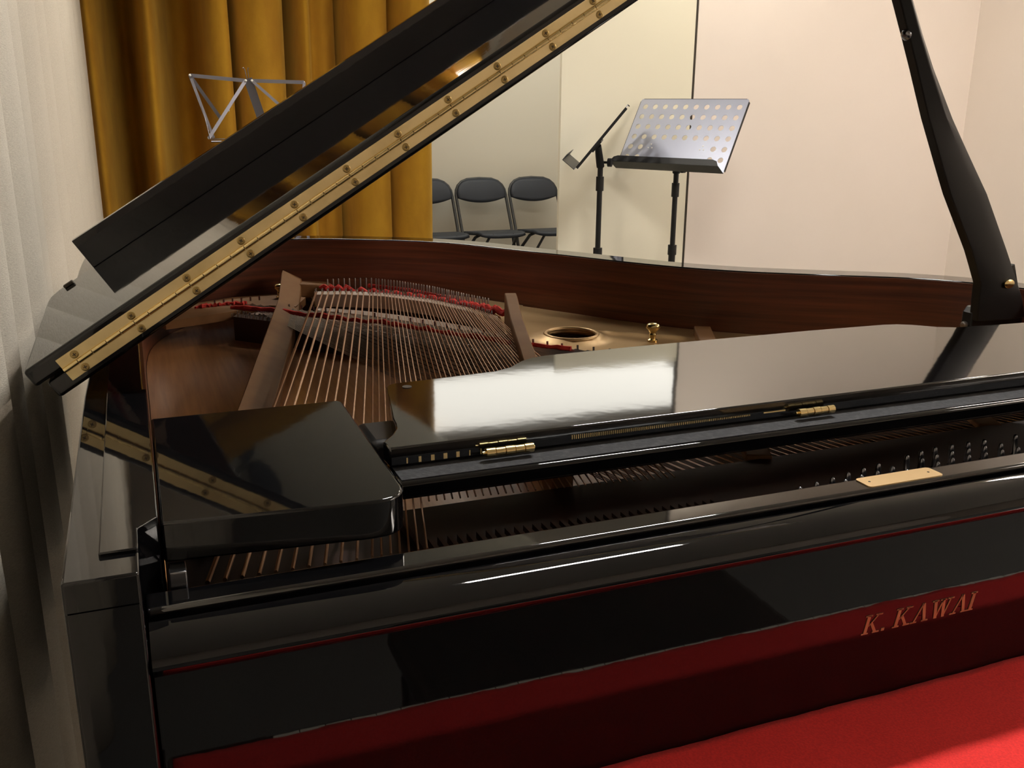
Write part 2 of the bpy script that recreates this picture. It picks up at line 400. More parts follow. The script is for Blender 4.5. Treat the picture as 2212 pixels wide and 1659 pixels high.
# ---------------------------------------------------------------- wire folding stand
t = empty('wire_music_stand', (.64, 3.5, 0), label='light grey collapsible wire music stand with open lattice arms before the gold curtain', cat='music stand')
def W3(x, z, dy=0): return Vector((x-.64, dy, z))
def strip(name, a, b, wd=.014): bm = bmesh.new(); bar(bm, a, b, .003, wd, (b-a).cross(Vector((0, 1, 0)))); return build(name, bm, WIREM, t)
cl, cr = W3(.528, 1.362), W3(.552, 1.362, -.006)
strip('arm', W3(.319, 1.378), cl); strip('arm', cr, W3(.756, 1.359, -.02))
strip('arm', cl+Vector((0, -.004, 0)), W3(.368, 1.142, -.05), .013); strip('arm', cr+Vector((0, -.004, 0)), W3(.75, 1.18, -.05), .011)
strip('arm', W3(.319, 1.378, -.003), W3(.388, 1.142, -.03), .011); strip('arm', W3(.319, 1.378, -.006), W3(.429, 1.210, .02), .013)
strip('arm', W3(.756, 1.359, -.022), W3(.73, 1.16, -.03), .012)
bm = bmesh.new(); bar(bm, W3(.538, 1.37), W3(.59, 1.20, .03), .004, .034, (W3(.59, 1.2)-W3(.538, 1.37)).cross(Vector((0, 1, 0)))); build('spine', bm, WIREM, t)
bm = bmesh.new(); tube(bm, [W3(.352, 1.268, -.03), W3(.372, 1.142, -.06), W3(.375, 1.14, -.10), W3(.44, 1.141, -.10)], .0017, 6); build('page_holder', bm, WIREM, t, smooth=60)
bm = bmesh.new(); tube(bm, [W3(.376, 1.13, -.05), W3(.70, 1.13, -.05)], .004, 6); build('ledge_rod', bm, WIREM, t, smooth=60)
for p in ((.319, 1.378), (.528, 1.362), (.552, 1.362), (.756, 1.359), (.453, 1.248), (.371, 1.142)):
    bm = bmesh.new(); lathe(bm, [(.0052, 0), (.0045, .003), (.002, .0045)], 10, Matrix.Translation(W3(p[0], p[1], -.012)) @ Matrix.Rotation(R(90), 4, 'X')); build('rivet', bm, CEIL, t, smooth=60)
bm = bmesh.new()
for sx in (-1, 1):
    tube(bm, [W3(.538+sx*.004, 1.37), W3(.534+sx*.006, 1.405), W3(.532+sx*.009, 1.412), W3(.532+sx*.013, 1.408)], .0017, 6)
build('clip', bm, WIREM, t, smooth=60)
bm = bmesh.new(); tube(bm, [(-.05, .03, 1.2), (0, .03, 1.14), (0, 0, 1.05)], .007, 8); tube(bm, [(0, 0, .12), (0, 0, 1.1)], .008, 8); build('pole', bm, WIREM, t, smooth=50)
for k in range(3):
    a = 2*math.pi*k/3
    bm = bmesh.new(); tube(bm, [(0, 0, .36), (.25*math.cos(a), .25*math.sin(a), .01)], .006, 6); build('leg', bm, WIREM, t, smooth=50)

# ================================================================ PIANO BENCH
t = empty('piano_bench', (.68, -.52, 0), label='black padded piano bench standing in front of the keyboard', cat='bench')
bm = bmesh.new(); box(bm, -.31, .29, -.17, .17, .44, .50); build('seat', bm, LEATH, t, bevel=.02, seg=3)
bm = bmesh.new(); box(bm, -.29, .27, -.15, .15, .05, .44); build('apron', bm, LACQ, t, bevel=.003)
for sx in (-.27, .25):
    for sy in (-.13, .13):
        bm = bmesh.new(); lathe(bm, [(.018, 0), (.022, .2), (.026, .40)], 12, Matrix.Translation((sx, sy, 0))); build('leg', bm, LACQ, t, smooth=50)

# ================================================================ GRAND PIANO
P = empty('grand_piano', (0, 0, 0), label='black lacquered grand piano with its lid propped open and the front flap folded back', cat='piano')
ZR = .985
inner = catmull([(.058, .42, 0), (.058, .9, 0), (.060, 1.18, 0), (.082, 1.33, 0), (.14, 1.45, 0), (.23, 1.515, 0), (.31, 1.54, 0), (.38, 1.545, 0), (.46, 1.525, 0), (.542, 1.484, 0),
                 (.61, 1.445, 0), (.677, 1.392, 0), (.725, 1.335, 0), (.765, 1.272, 0), (.812, 1.20, 0), (.864, 1.124, 0), (.925, 1.03, 0), (.996, .935, 0), (1.076, .858, 0), (1.145, .81, 0),
                 (1.217, .764, 0), (1.28, .727, 0), (1.328, .693, 0), (1.378, .64, 0), (1.424, .56, 0), (1.441, .45, 0), (1.444, .35, 0)], 4)
inner = [Vector((v.x, v.y, 0)) for v in inner]
def offset(pts, d):
    out = []
    for i, p in enumerate(pts):
        a = pts[max(i-1, 0)]; b = pts[min(i+1, len(pts)-1)]; t_ = (b-a).normalized()
        out.append(p+Vector((-t_.y, t_.x, 0))*d)      # left of travel = outward
    return out
outer = offset(inner, .056)
# straight front arms appended
inn = [Vector((.058, .08, 0))]+inner+[Vector((1.442, .08, 0))]
out_ = [Vector((.0, .0, 0))]+[Vector((.0, .42, 0))]+[p for p in outer if p.y > .45 or p.x > 1][0:]+[Vector((1.5, .0, 0))]
# outer case: loop built between arrays of equal length
def strip_rim(name, A, B, z0, z1, m, parent, **k):
    bm = bmesh.new(); n = len(A); vs = []
    for a, b in zip(A, B):
        vs.append([bm.verts.new((a.x, a.y, z0)), bm.verts.new((a.x, a.y, z1)), bm.verts.new((b.x, b.y, z1)), bm.verts.new((b.x, b.y, z0))])
    for p, q in zip(vs, vs[1:]):
        for k_ in range(4): bm.faces.new((p[k_], p[(k_+1) % 4], q[(k_+1) % 4], q[k_]))
    bm.faces.new(vs[0]); bm.faces.new(vs[-1][::-1])
    return build(name, bm, m, parent, **k)
mid = offset(inner, .003)
# the case with its two arms: closed polygon for the left arm notch
A_o = [Vector((0, 0, 0)), Vector((0, .064, 0)), Vector((0, .08, 0)), Vector((0, .42, 0))]+outer[1:-1]+[Vector((1.5, .35, 0)), Vector((1.5, .08, 0)), Vector((1.5, .064, 0)), Vector((1.5, 0, 0))]
B_i = [Vector((.045, 0, 0)), Vector((.045, .064, 0)), Vector((.058, .08, 0)), Vector((.0555, .42, 0))]+mid[1:-1]+[Vector((1.444, .35, 0)), Vector((1.442, .08, 0)), Vector((1.455, .064, 0)), Vector((1.455, 0, 0))]
strip_rim('case_rim', A_o, B_i, .62, ZR, LACQ, P, bevel=.0018)
strip_rim('rim_lining', mid, inner, .80, ZR-.002, MAHOG, P, smooth=40, label='dark reddish wood lining inside the rim')
# raised strip along the top of the left arm, and its twin
for sx, a, b in ((0, .021, .0585), (1, 1.4415, 1.479)):
    bm = bmesh.new(); box(bm, a, b, .031, .415, ZR, ZR+.003) if False else prism(bm, [(a, .031), (b if not sx else b, .031), (b, .415), (a, .415)] if sx else [(a, .031), (.045, .031), (.045, .064), (.0585, .08), (.0585, .415), (a, .415)], ZR-.004, ZR+.003)
    build('arm_cap', bm, LACQ, P, bevel=.001)
# cheek and lower arm, keybed, keyslip
for a, b in ((0, .045), (1.455, 1.5)):
    bm = bmesh.new(); prism(bm, [(-.17, .62), (-.17, .70), (-.16, .715), (-.02, .725), (-.001, .745), (-.001, .965), (0.002, .62)], a+.0012, b-.0012, Matrix(((0, 0, 1, 0), (1, 0, 0, 0), (0, 1, 0, 0), (0, 0, 0, 1))))
    build('arm', bm, LACQ, P, bevel=.004)
bm = bmesh.new(); box(bm, .04, 1.46, -.17, .60, .60, .655); build('keybed', bm, LACQ2, P, bevel=.003)
bm = bmesh.new(); box(bm, .045, 1.455, -.17, -.145, .655, .70); build('key_slip', bm, LACQ, P, bevel=.004)
bm = bmesh.new()
kw = 1.23/52
for k in range(52): box(bm, .135+kw*k+.0005, .135+kw*(k+1)-.0005, -.135, .03, .70, .722)
build('white_keys', bm, IVORY, P, kind='stuff')
for a, b in ((.0455, .133), (1.367, 1.4545)):
    bm = bmesh.new(); box(bm, a, b, -.14, .012, .655, .722); build('key_block', bm, LACQ, P, bevel=.004)
# fallboard (standing open) with rounded nose
bm = bmesh.new()
prof = [(.020, .722), (.020, .904)]
for k in range(9):
    a = math.pi*1.5+R(-8)-(math.pi*1.0+R(10))*k/8     # around the nose
    prof.append((.0145+.0135*math.cos(a)*1.0, .9175+.0115*math.sin(a)))
prof = [(.020, .722), (.020, .903), (.012, .904), (.004, .907), (-.001, .912), (-.002, .918), (.002, .925), (.010, .9305), (.020, .933), (.030, .9335), (.030, .722)]
X0, X1 = .0465, 1.4535
for q in range(1): prism(bm, prof, X0, X1, Matrix(((0, 0, 1, 0), (1, 0, 0, 0), (0, 1, 0, 0), (0, 0, 0, 1))))
fall = build('fallboard', bm, LACQ, P, smooth=50)
# lettering
def text(body, size, x, y, z, shear, extrude, m, parent, space=1.0, font_off=0):
    c = bpy.data.curves.new('lettering', 'FONT'); c.body = body; c.size = size; c.shear = shear; c.extrude = extrude
    c.space_character = space; c.offset = font_off
    o = bpy.data.objects.new('lettering_curve', c); COL.objects.link(o)
    bpy.context.view_layer.update()
    me = bpy.data.meshes.new_from_object(o.evaluated_get(bpy.context.evaluated_depsgraph_get()))
    bpy.data.objects.remove(o)
    me.materials.append(m) if not me.materials else None
    me.materials.clear(); me.materials.append(m)
    n = bpy.data.objects.new('lettering', me); COL.objects.link(n); n.parent = parent
    n.matrix_local = Matrix.Translation((x, y, z)) @ Matrix.Rotation(R(90), 4, 'X')
    return n
def serif_word():
    """slanted serif capitals built from strokes: thick and thin stems with small serifs"""
    H = .0190; TH = .0036; TN = .0015
    glyph = {'K': ([((.0, 0), (.0, 1), TH), ((.10, .40), (.62, 1), TN), ((.24, .56), (.66, 0), TH)], [(0, 0), (0, 1), (.62, 1), (.68, 0)], .86),
             'A': ([((.02, 0), (.40, 1), TN), ((.40, 1), (.74, 0), TH), ((.16, .34), (.60, .34), TN)], [(.02, 0), (.76, 0)], .92),
             'W': ([((.0, 1), (.28, 0), TH), ((.28, 0), (.52, 1), TN), ((.52, 1), (.78, 0), TH), ((.78, 0), (1.02, 1), TN)], [(0, 1), (.52, 1), (1.02, 1)], 1.16),
             'I': ([((.0, 0), (.0, 1), TH)], [(0, 0), (0, 1)], .34), '.': ([((.0, .0), (.0, .14), TH)], [], .44)}
    bm = bmesh.new(); x = 0
    def quad(a, b, wd):
        a = Vector((a[0], a[1], 0)); b = Vector((b[0], b[1], 0))
        A = [(a.x-wd/2, a.y), (a.x+wd/2, a.y), (b.x+wd/2, b.y), (b.x-wd/2, b.y)]
        prism(bm, [(px+.22*py, py) for px, py in A], 0, .0006)
    for ch in 'K.KAWAI':
        st, se, adv = glyph[ch]
        for a, b, wd in st: quad((x+a[0]*H, a[1]*H), (x+b[0]*H, b[1]*H), wd)
        for sx, sy in se:
            yy = sy*H-(.0014 if sy else 0); quad((x+sx*H-0, yy), (x+sx*H, yy+.0012), .0078)
        x += adv*H+.0050
        if ch == '.': x += .002
    return bm, x
bm, wd_ = serif_word()
sc = (.7925-.6545)/wd_
o = build('lettering', bm, LETTER, fall, label='copper coloured maker name lettering')
o.matrix_local = Matrix.Translation((.652, .0199, .8025)) @ Matrix.Rotation(R(90), 4, 'X') @ Matrix.Diagonal((sc, 1, 1, 1))
# stretcher rail behind the fallboard
bm = bmesh.new(); box(bm, .0455, 1.4545, .0345, .0605, .88, .94); st = build('stretcher_rail', bm, LACQM, P, bevel=.003, seg=3)
bm = bmesh.new()
pl_ = []
for cx, cy, a0 in ((.738, .0555, 0), (.660, .0555, 90), (.660, .0415, 180), (.738, .0415, 270)):
    for k in range(5): a = R(a0+90*k/4); pl_.append((cx+.0035*math.cos(a)*1.2, cy+.0035*math.sin(a)))
prism(bm, pl_, .9400, .9409); lp = build('lock_plate', bm, BRASSL, st, label='flat brass lock plate')
for x_ in (.664, .733):
    bm = bmesh.new(); lathe(bm, [(.0012, 0), (.0010, .0003)], 8, Matrix.Translation((x_, .0485, .9409))); build('plate_screw', bm, SLOT, lp)
# side shelf left of the music desk, rounded front right corner; and its twin
def shelf(mirror):
    P_ = [(.060, .331), (.060, .080), (.205, .066)]
    for k in range(7): a = R(-90+90*k/6); P_.append((.2135+.024*math.cos(a), .090+.024*math.sin(a)))
    P_ += [(.2395, .325), (.235, .330)]
    if mirror: P_ = [(1.5-x, y) for x, y in P_][::-1]
    bm = bmesh.new(); prism(bm, P_, .951, .982); return build('side_shelf', bm, LACQ, P, bevel=.002, seg=2)
shelf(0); shelf(1)
for a in (.062, 1.43):
    bm = bmesh.new(); box(bm, a, a+.012, .062, .080, .90, .951); build('rail_bracket', bm, PIN, P, bevel=.001)
# music desk frame: felt covered front shelf on side rails
bm = bmesh.new(); box(bm, .246, 1.254, .132, .182, .950, .966); fs = build('desk_slide', bm, LACQ, P, bevel=.0035, seg=3)
bm = bmesh.new(); box(bm, .250, 1.250, .137, .180, .9660, .9666); build('felt_strip', bm, FELTB, fs, label='dusty grey felt strip')
bm = bmesh.new(); box(bm, .235, 1.265, .262, .300, .935, .958); build('rear_slide_bar', bm, LACQ, P, bevel=.004)
for a in (.268, 1.232):
    bm = bmesh.new(); box(bm, a-.022, a+.022, .235, .30, .935, .967); build('slide_block', bm, LACQ2, P, bevel=.008, seg=3)
# music desk folded flat
half = [(.247, .164), (.2455, .1815), (.258, .198), (.2655, .213), (.2685, .228), (.2700, .243), (.290, .345), (.2935, .3535), (.302, .3575), (.36, .361), (.418, .3665), (.440, .377), (.462, .398), (.480, .4085), (.50, .4125), (.62, .4165)]
fullp = half+[(1.5-x, y) for x, y in half[::-1]]
bm = bmesh.new(); prism(bm, fullp[::-1], .9685, .9860)
desk = build('music_desk', bm, LACQM, P, bevel=.0015, label='black polished music desk folded flat')
for (a, b) in ((.326, .3705), (1.1295, 1.174)) if False else ((.3305, .3760), (.663, .7065), (1.125, 1.169)):
    h = bpy.data.objects.new('desk_hinge', None); COL.objects.link(h); bpy.data.objects.remove(h)
    bm = bmesh.new(); n = 5; L = (b-a)/n
    for k in range(n): tube(bm, [(a+L*k+.0004, .1545, .9745), (a+L*(k+1)-.0004, .1545, .9745)], .0042 if k % 2 == 0 else .0038, 12)
    tube(bm, [(a-.003, .1545, .9745), (b+.001, .1545, .9745)], .0016, 8)
    build('desk_hinge', bm, BRASSP, desk, smooth=50, label='small brass knuckle hinge')
bm = bmesh.new()  # brass bars stand in for golden reflections on the desk's front edge
for k, x in enumerate((.262, .2735, .285, .2965, .308, .319, .3295)):
    w_ = (.0006, .0012, .0016, .0017, .0015, .0005, .0004)[k]
    box(bm, x-w_, x+w_, .1632, .1641, .9705, .9755)
build('brass_reflection', bm, BRASS, desk, kind='stuff')
bm = bmesh.new(); x = .418  # fine brass comb modelled in place of a reflection on the desk front
while x < .612:
    q = (x-.418)/.194; box(bm, x, x+.0007, .1632, .1641,   .9745-.001*(1-q), .9775-.0015*q); x += .0021
box(bm, .628, .654, .1632, .1641, .9752, .9765)
build('brass_reflection', bm, BRASS, desk, kind='stuff')
bm = bmesh.new(); lathe(bm, [(.005, 0), (.005, .0006)], 14, Matrix.Translation((.3105, .339, .986))); build('rubber_button', bm, SLOT, desk)

# ---------------------------------------------------------------- inside: soundboard, plate, struts
def inner_poly(y0, shrink=0.0):
    q = offset(inner, -shrink)
    q = [(p.x, p.y) for p in q]
    return [(q[0][0], y0)]+q+[(q[-1][0], y0)]
bm = bmesh.new(); prism(bm, inner_poly(.10, .001)[::-1], .815, .825); build('soundboard', bm, SOUNDB, P, label='varnished orange brown wooden soundboard')
# pin block and plate front part beneath the desk
bm = bmesh.new(); box(bm, .06, 1.44, .075, .26, .84, .872); box(bm, .275, 1.44, .105, .262, .86, .884); build('pin_block_web', bm, WEB, P, bevel=.003)
# plate: treble-side bronze flange along the bent side with round opening
zp = .872
flange_out = [p for p in offset(inner, -.0015) if p.x > .70 and p.y > .36]
fl_in = [(1.34, .36), (1.20, .47), (1.06, .56), (.92, .65), (.80, .74), (.72, .82), (.672, .90), (.668, .98), (.70, 1.09)]
HC = Vector((.784, .951)); HR = (.048, .054)
# work out flange as grid of quads between the two borders, with the opening cut by rows
bm = bmesh.new()
A = lerp_poly(flange_out, 90); B = lerp_poly([Vector((x, y, 0)) for x, y in fl_in[::-1]], 90)
rows = []
nv = 26
def plate_z(x, y):
    dx, dy = x-HX, y-HY; d = math.hypot(dx, dy)
    rim = .010*math.exp(-((d-.051)/.0085)**2)
    rdg = .009*math.exp(-(((x-.885)*.62+(y-.90)*.78)/.007)**2)*(1 if y > .84 and x > .84 else 0)
    return zp+rim+rdg
HX, HY = .770, .918
for a, b in zip(A, B):
    row = []
    for k in range(nv+1):
        q = a.lerp(b, k/nv); row.append(bm.verts.new((q.x, q.y, plate_z(q.x, q.y))))
    rows.append(row)
for p, q in zip(rows, rows[1:]):
    for k in range(nv): bm.faces.new((p[k], p[k+1], q[k+1], q[k]))
# punch the opening: delete faces inside and snap its border to a circle
kill = [f_ for f_ in bm.faces if (f_.calc_center_median().xy-Vector((HX, HY))).length < .043]
bmesh.ops.delete(bm, geom=kill, context='FACES')
for v in bm.verts:
    if v.is_boundary:
        d = v.co.xy-Vector((HX, HY))
        if d.length < .056:
            d = d.normalized()*.044; v.co.x = HX+d.x; v.co.y = HY+d.y; v.co.z = zp+.0085
plate = build('iron_plate', bm, PLATE, P, smooth=180, label='bronze painted iron plate with a round opening')
m = plate.modifiers.new('s', 'SOLIDIFY'); m.thickness = .010; m.offset = -1
m = plate.modifiers.new('ss', 'SUBSURF'); m.levels = 1; m.render_levels = 1
bm = bmesh.new(); tor = []
for k in range(48):
    a = 2*math.pi*k/48; tor.append((HX+.0465*math.cos(a), HY+.0465*math.sin(a), zp+.0065))
tube(bm, tor+[tor[0]], .0042, 10, cap=False); build('opening_rim', bm, PLATE, plate, smooth=180)
# tail flange of the plate with hitch area (bass)
def band(name, top, bot, z0, z1, m, parent, **k):
    """flat band between two polylines"""
    n = 40; A = lerp_poly([(x, y, 0) for x, y in top], n); B = lerp_poly([(x, y, 0) for x, y in bot], n)
    bm = bmesh.new(); vs = []
    for a, b in zip(A, B): vs.append([bm.verts.new((a.x, a.y, z0)), bm.verts.new((a.x, a.y, z1)), bm.verts.new((b.x, b.y, z1)), bm.verts.new((b.x, b.y, z0))])
    for p, q in zip(vs, vs[1:]):
        for i in range(4): bm.faces.new((p[i], p[(i+1) % 4], q[(i+1) % 4], q[i]))
    bm.faces.new(vs[0]); bm.faces.new(vs[-1][::-1])
    return build(name, bm, m, parent, **k)
tail_out = [(p.x, p.y) for p in offset(inner, -.002) if p.y > 1.20 and .38 < p.x < .90]
tail_in = [(.40, 1.40), (.46, 1.385), (.54, 1.335), (.61, 1.25), (.66, 1.16), (.695, 1.085), (.72, 1.05)]
band('tail_flange', tail_out, tail_in, .860, .8725, PLATE, P, smooth=40)
band('tail_web', [(.395, 1.325), (.47, 1.265), (.53, 1.20), (.58, 1.13), (.63, 1.05), (.665, .99)], [(.385, 1.30), (.455, 1.235), (.51, 1.17), (.56, 1.10), (.61, 1.02), (.655, .965)], .866, .874, BRIDGE, P, smooth=40)
band('bass_bridge', [(.396, 1.375), (.45, 1.362), (.53, 1.312), (.60, 1.222), (.642, 1.122), (.668, 1.02)], [(.394, 1.338), (.444, 1.325), (.518, 1.278), (.586, 1.19), (.628, 1.092), (.656, .992)], .872, .898, BRIDGE, P, smooth=40)
band('bridge_apron', [(.40, 1.36), (.53, 1.295), (.60, 1.205), (.66, 1.02)], [(.40, 1.345), (.52, 1.283), (.59, 1.195), (.655, 1.0)], .825, .8715, BRIDGED, P, smooth=40)
# left rear flange with hitch pins and its felt
band('rear_left_flange', [(.075, 1.36), (.16, 1.43), (.24, 1.47), (.33, 1.48), (.385, 1.42)], [(.10, 1.27), (.18, 1.30), (.25, 1.335), (.30, 1.36), (.35, 1.33)], .862, .878, PLATED, P, smooth=40)
band('tenor_hitch_strip', [(.24, 1.375), (.33, 1.33), (.38, 1.285), (.47, 1.195), (.55, 1.10), (.63, .995), (.68, .93)], [(.235, 1.345), (.32, 1.295), (.365, 1.255), (.455, 1.165), (.53, 1.07), (.61, .965), (.66, .90)], .860, .868, BRIDGE, P, smooth=40)
TB_t = [(.235, 1.325), (.335, 1.225), (.452, 1.100), (.552, .945), (.605, .865), (.67, .77), (.82, .64), (1.08, .47)]
TB_b = [(.225, 1.300), (.322, 1.195), (.436, 1.072), (.534, .918), (.585, .842), (.65, .742), (.80, .61), (1.06, .44)]
band('treble_bridge', TB_t, TB_b, .825, .872, BRIDGED, P, smooth=40, label='dark bridge with bright steel pins')
bm = bmesh.new()
for q, z in zip(lerp_poly([((a[0]+b[0])/2, (a[1]+b[1])/2, 0) for a, b in zip(TB_t, TB_b)], 230), range(230)):
    for s in (-1, 1):
        p = q+Vector((s*.006, s*.008, 0))+Vector((random.uniform(-.003, .003), random.uniform(-.003, .003), 0))
        tube(bm, [(p.x, p.y, .871), (p.x+.001, p.y-.001, .8785)], .0011, 5)
build('bridge_pins', bm, STEEL, P, kind='stuff')
# struts
def strut(a, b, wd, z0, z1, m=PLATED, peak=None, name='plate_strut', ridge=0, **k):
    a = Vector((*a, 0)); b = Vector((*b, 0)); d = (b-a).normalized(); s = Vector((d.y, -d.x, 0))*wd/2
    bm = bmesh.new(); L = (b-a).length
    prof_ = [(0, z0), (L, z0)]+([(L, peak), (L-.03, peak), (L-.16, z1)] if peak else [(L, z1)])+[(0, z1)]
    T = Matrix((d, Vector((0, 0, 1)), Vector((d.y, -d.x, 0)))).transposed().to_4x4(); T.translation = a
    prism(bm, prof_, -wd/2, wd/2, T)
    Ti = T.inverted()
    for v in bm.verts:
        q = Ti @ v.co
        if q.z > 0 and q.y > z0+.01 and ridge: q.y -= ridge; v.co = T @ q
    return build(name, bm, m, P, bevel=.002, **k)
strut((.105, .26), (.372, 1.50), .040, .845, .893, peak=.925, ridge=.020, label='long bronze plate strut rising at its tail end')
strut((.455, .26), (.708, 1.06), .022, .845, .918, peak=.932, label='bronze plate strut by the end of the bass strings')
strut((.70, .26), (1.005, .862), .030, .845, .888)
strut((1.05, .26), (1.22, .62), .030, .845, .885)
bm = bmesh.new(); bar(bm, (.372, 1.47, .888), (.45, 1.475, .880), .05, .03); build('tail_rib', bm, PLATED, P, bevel=.004)
# brass acorn bolts
def bolt(x, y, z, s, name='plate_bolt'):
    bm = bmesh.new(); lathe(bm, [(.011*s, 0), (.011*s, .004*s), (.0065*s, .007*s), (.0065*s, .013*s), (.0085*s, .016*s), (.0065*s, .019*s), (.009*s, .024*s), (.0145*s, .029*s), (.0155*s, .034*s), (.0135*s, .038*s), (.007*s, .041*s)], 20, Matrix.Translation((x, y, z)))
    return build(name, bm, BRASSP, P, smooth=40, label='brass acorn bolt')
bolt(.894, .846, .872, .82); bolt(.335, 1.44, .876, .75)
# strings
Bt = lerp_poly([(.397, 1.358, .901), (.449, 1.343, .901), (.528, 1.294, .901), (.599, 1.204, .901), (.641, 1.106, .901), (.664, 1.012, .901)], 400)
def bt(s): return Bt[int(max(0, min(1, s))*399)]
Hh = lerp_poly([(.439, 1.461, 0), (.473, 1.462, 0), (.533, 1.448, 0), (.580, 1.395, 0), (.631, 1.308, 0), (.666, 1.214, 0), (.700, 1.136, 0)], 400)
# tail abscissae measured along the bridge: ten single strings, then pairs
lenB = [0]
for a, b in zip(Bt, Bt[1:]): lenB.append(lenB[-1]+(b-a).length)
sx = [.005+.0262*k for k in range(10)]
cur = sx[-1]
while cur < .97:
    cur += .0155; sx.append(cur); cur += .0195; sx.append(cur)
sx = [s for s in sx if s < .985]
NB = len(sx)
for k, s in enumerate(sx):
    a = bt(s); g = k if k < 10 else 10+(k-10)*.60
    b = Vector((.0805+.0133*g, .105, .899)); b.x = .0805+.01345*g
    rad = .0021-.0012*min(1, k/14)
    d = (a-b)
    a1 = b+d*.992; b1 = b+d*(.03 if b.x < .27 else .115)
    bm = bmesh.new(); tube(bm, [a1, b1], rad, 6)
    build('bass_string', bm, COPPER, P, smooth=60)
bm = bmesh.new()
for k, s in enumerate(sx):
    a = bt(s); h = Hh[int(s*399)]; hz = .905
    tube(bm, [a-Vector((0, 0, .001)), a+(Vector((h.x, h.y, .881))-a)*1.0], .0007, 4)
    tube(bm, [(a.x-.002, a.y+.004, .897), (a.x-.002, a.y+.004, .905)], .0013, 5); tube(bm, [(a.x+.002, a.y+.016, .897), (a.x+.002, a.y+.016, .905)], .0013, 5)
build('string_tails', bm, STEEL, P, kind='stuff')
for k, s in enumerate(sx):
    h = Hh[int(s*399)]
    if k == 0:
        bm = bmesh.new(); lathe(bm, [(.0019, 0), (.0019, .033), (.001, .035)], 6); hp = build('hitch_pin', bm, STEEL, P, smooth=60); hp.location = (h.x, h.y, .872)
    else: c = copy(hp); c.location = (h.x, h.y, .872)
# red felt woven between the bass string tails
bm = bmesh.new(); pts = []
fp = lerp_poly([(.422, 1.432, .8905), (.462, 1.40, .8905), (.535, 1.338, .8905), (.609, 1.245, .8905), (.661, 1.152, .8905), (.700, 1.085, .8905)], 64)
for i, q in enumerate(fp): pts.append(q+Vector((random.uniform(-.002, .002), random.uniform(-.003, .003), .0045*math.sin(i*1.55)+.002)))
tube(bm, pts, .0058, 6)
fp = lerp_poly([(.53, 1.46, .888), (.600, 1.375, .888), (.645, 1.28, .888), (.685, 1.18, .888), (.706, 1.11, .888)], 40)
tube(bm, fp, .0045, 6)
for j in range(3):
    fp = lerp_poly([(.42+.004*j, 1.44-.01*j, .892), (.478, 1.42-.012*j, .892)], 12); tube(bm, [q+Vector((0, 0, .005*math.sin(i*2+j))) for i, q in enumerate(fp)], .005, 6)
    fp = lerp_poly([(.66, 1.165-.01*j, .892), (.705, 1.09-.01*j, .892)], 10); tube(bm, [q+Vector((0, 0, .005*math.sin(i*2+j))) for i, q in enumerate(fp)], .005, 6)
build('string_felt', bm, REDFELT, P, smooth=60, label='red felt ribbon woven between strings')
bm = bmesh.new()
fp = lerp_poly([(.225, 1.355, .880), (.29, 1.30, .8815), (.338, 1.245, .8815), (.478, 1.110, .8815), (.637, .890, .8815), (.72, .81, .8815)], 60)
pts = [q+Vector((random.uniform(-.003, .003), random.uniform(-.005, .005), random.uniform(-.0025, .001))) for q in fp]
tube(bm, pts, [random.uniform(.0035, .0065) for _ in pts], 6)
build('string_felt', bm, REDFELT, P, label='flat red felt strip beneath the copper strings')
bm = bmesh.new()
fp = lerp_poly([(.16, 1.375, .880), (.22, 1.39, .880), (.26, 1.385, .880)], 10)
fp = lerp_poly(fp, 24); tube(bm, [q+Vector((0, random.uniform(-.004, .004), random.uniform(-.001, .002))) for q in fp], [random.uniform(.002, .005) for _ in fp], 6)
build('string_felt', bm, REDFELT, P, label='short red felt strip left of the long strut')
bm = bmesh.new()
for q in lerp_poly([(.20, 1.405, 0), (.245, 1.415, 0), (.29, 1.42, 0)], 6)+lerp_poly([(.335, 1.315, 0), (.37, 1.285, 0), (.469, 1.187, 0), (.55, 1.085, 0), (.618, .988, 0), (.658, .905, 0), (.715, .83, 0), (.80, .745, 0), (.95, .635, 0)], 34):
    tube(bm, [(q.x, q.y, .865), (q.x, q.y+.002, .886)], .0019, 6)
build('tenor_hitch_pins', bm, PIN, P, kind='stuff')
# tenor and treble strings, in threes, passing under the bass strings
bm = bmesh.new()
T_r = lerp_poly([(.255, 1.40, .8785), (.335, 1.305, .8785), (.47, 1.185, .8785), (.55, 1.08, .8785), (.62, .985, .8785), (.66, .90, .8785), (.72, .825, .8785), (.80, .745, .8785), (.95, .635, .8785), (1.22, .46, .8785)], 66)
T_f = lerp_poly([(.55, .12, .8775), (.70, .12, .8775), (.90, .125, .8775), (1.12, .13, .8775), (1.40, .14, .8775)], 66)
for i, (a, b) in enumerate(zip(T_r, T_f)):
    for j in (-1, 0, 1):
        w1 = Vector((.0030*j, .0026*j, 0))
        tube(bm, [a+w1, b+Vector((.0030*j, 0, 0))], .0007, 4, cap=False)
build('treble_strings', bm, STEEL, P, kind='stuff')
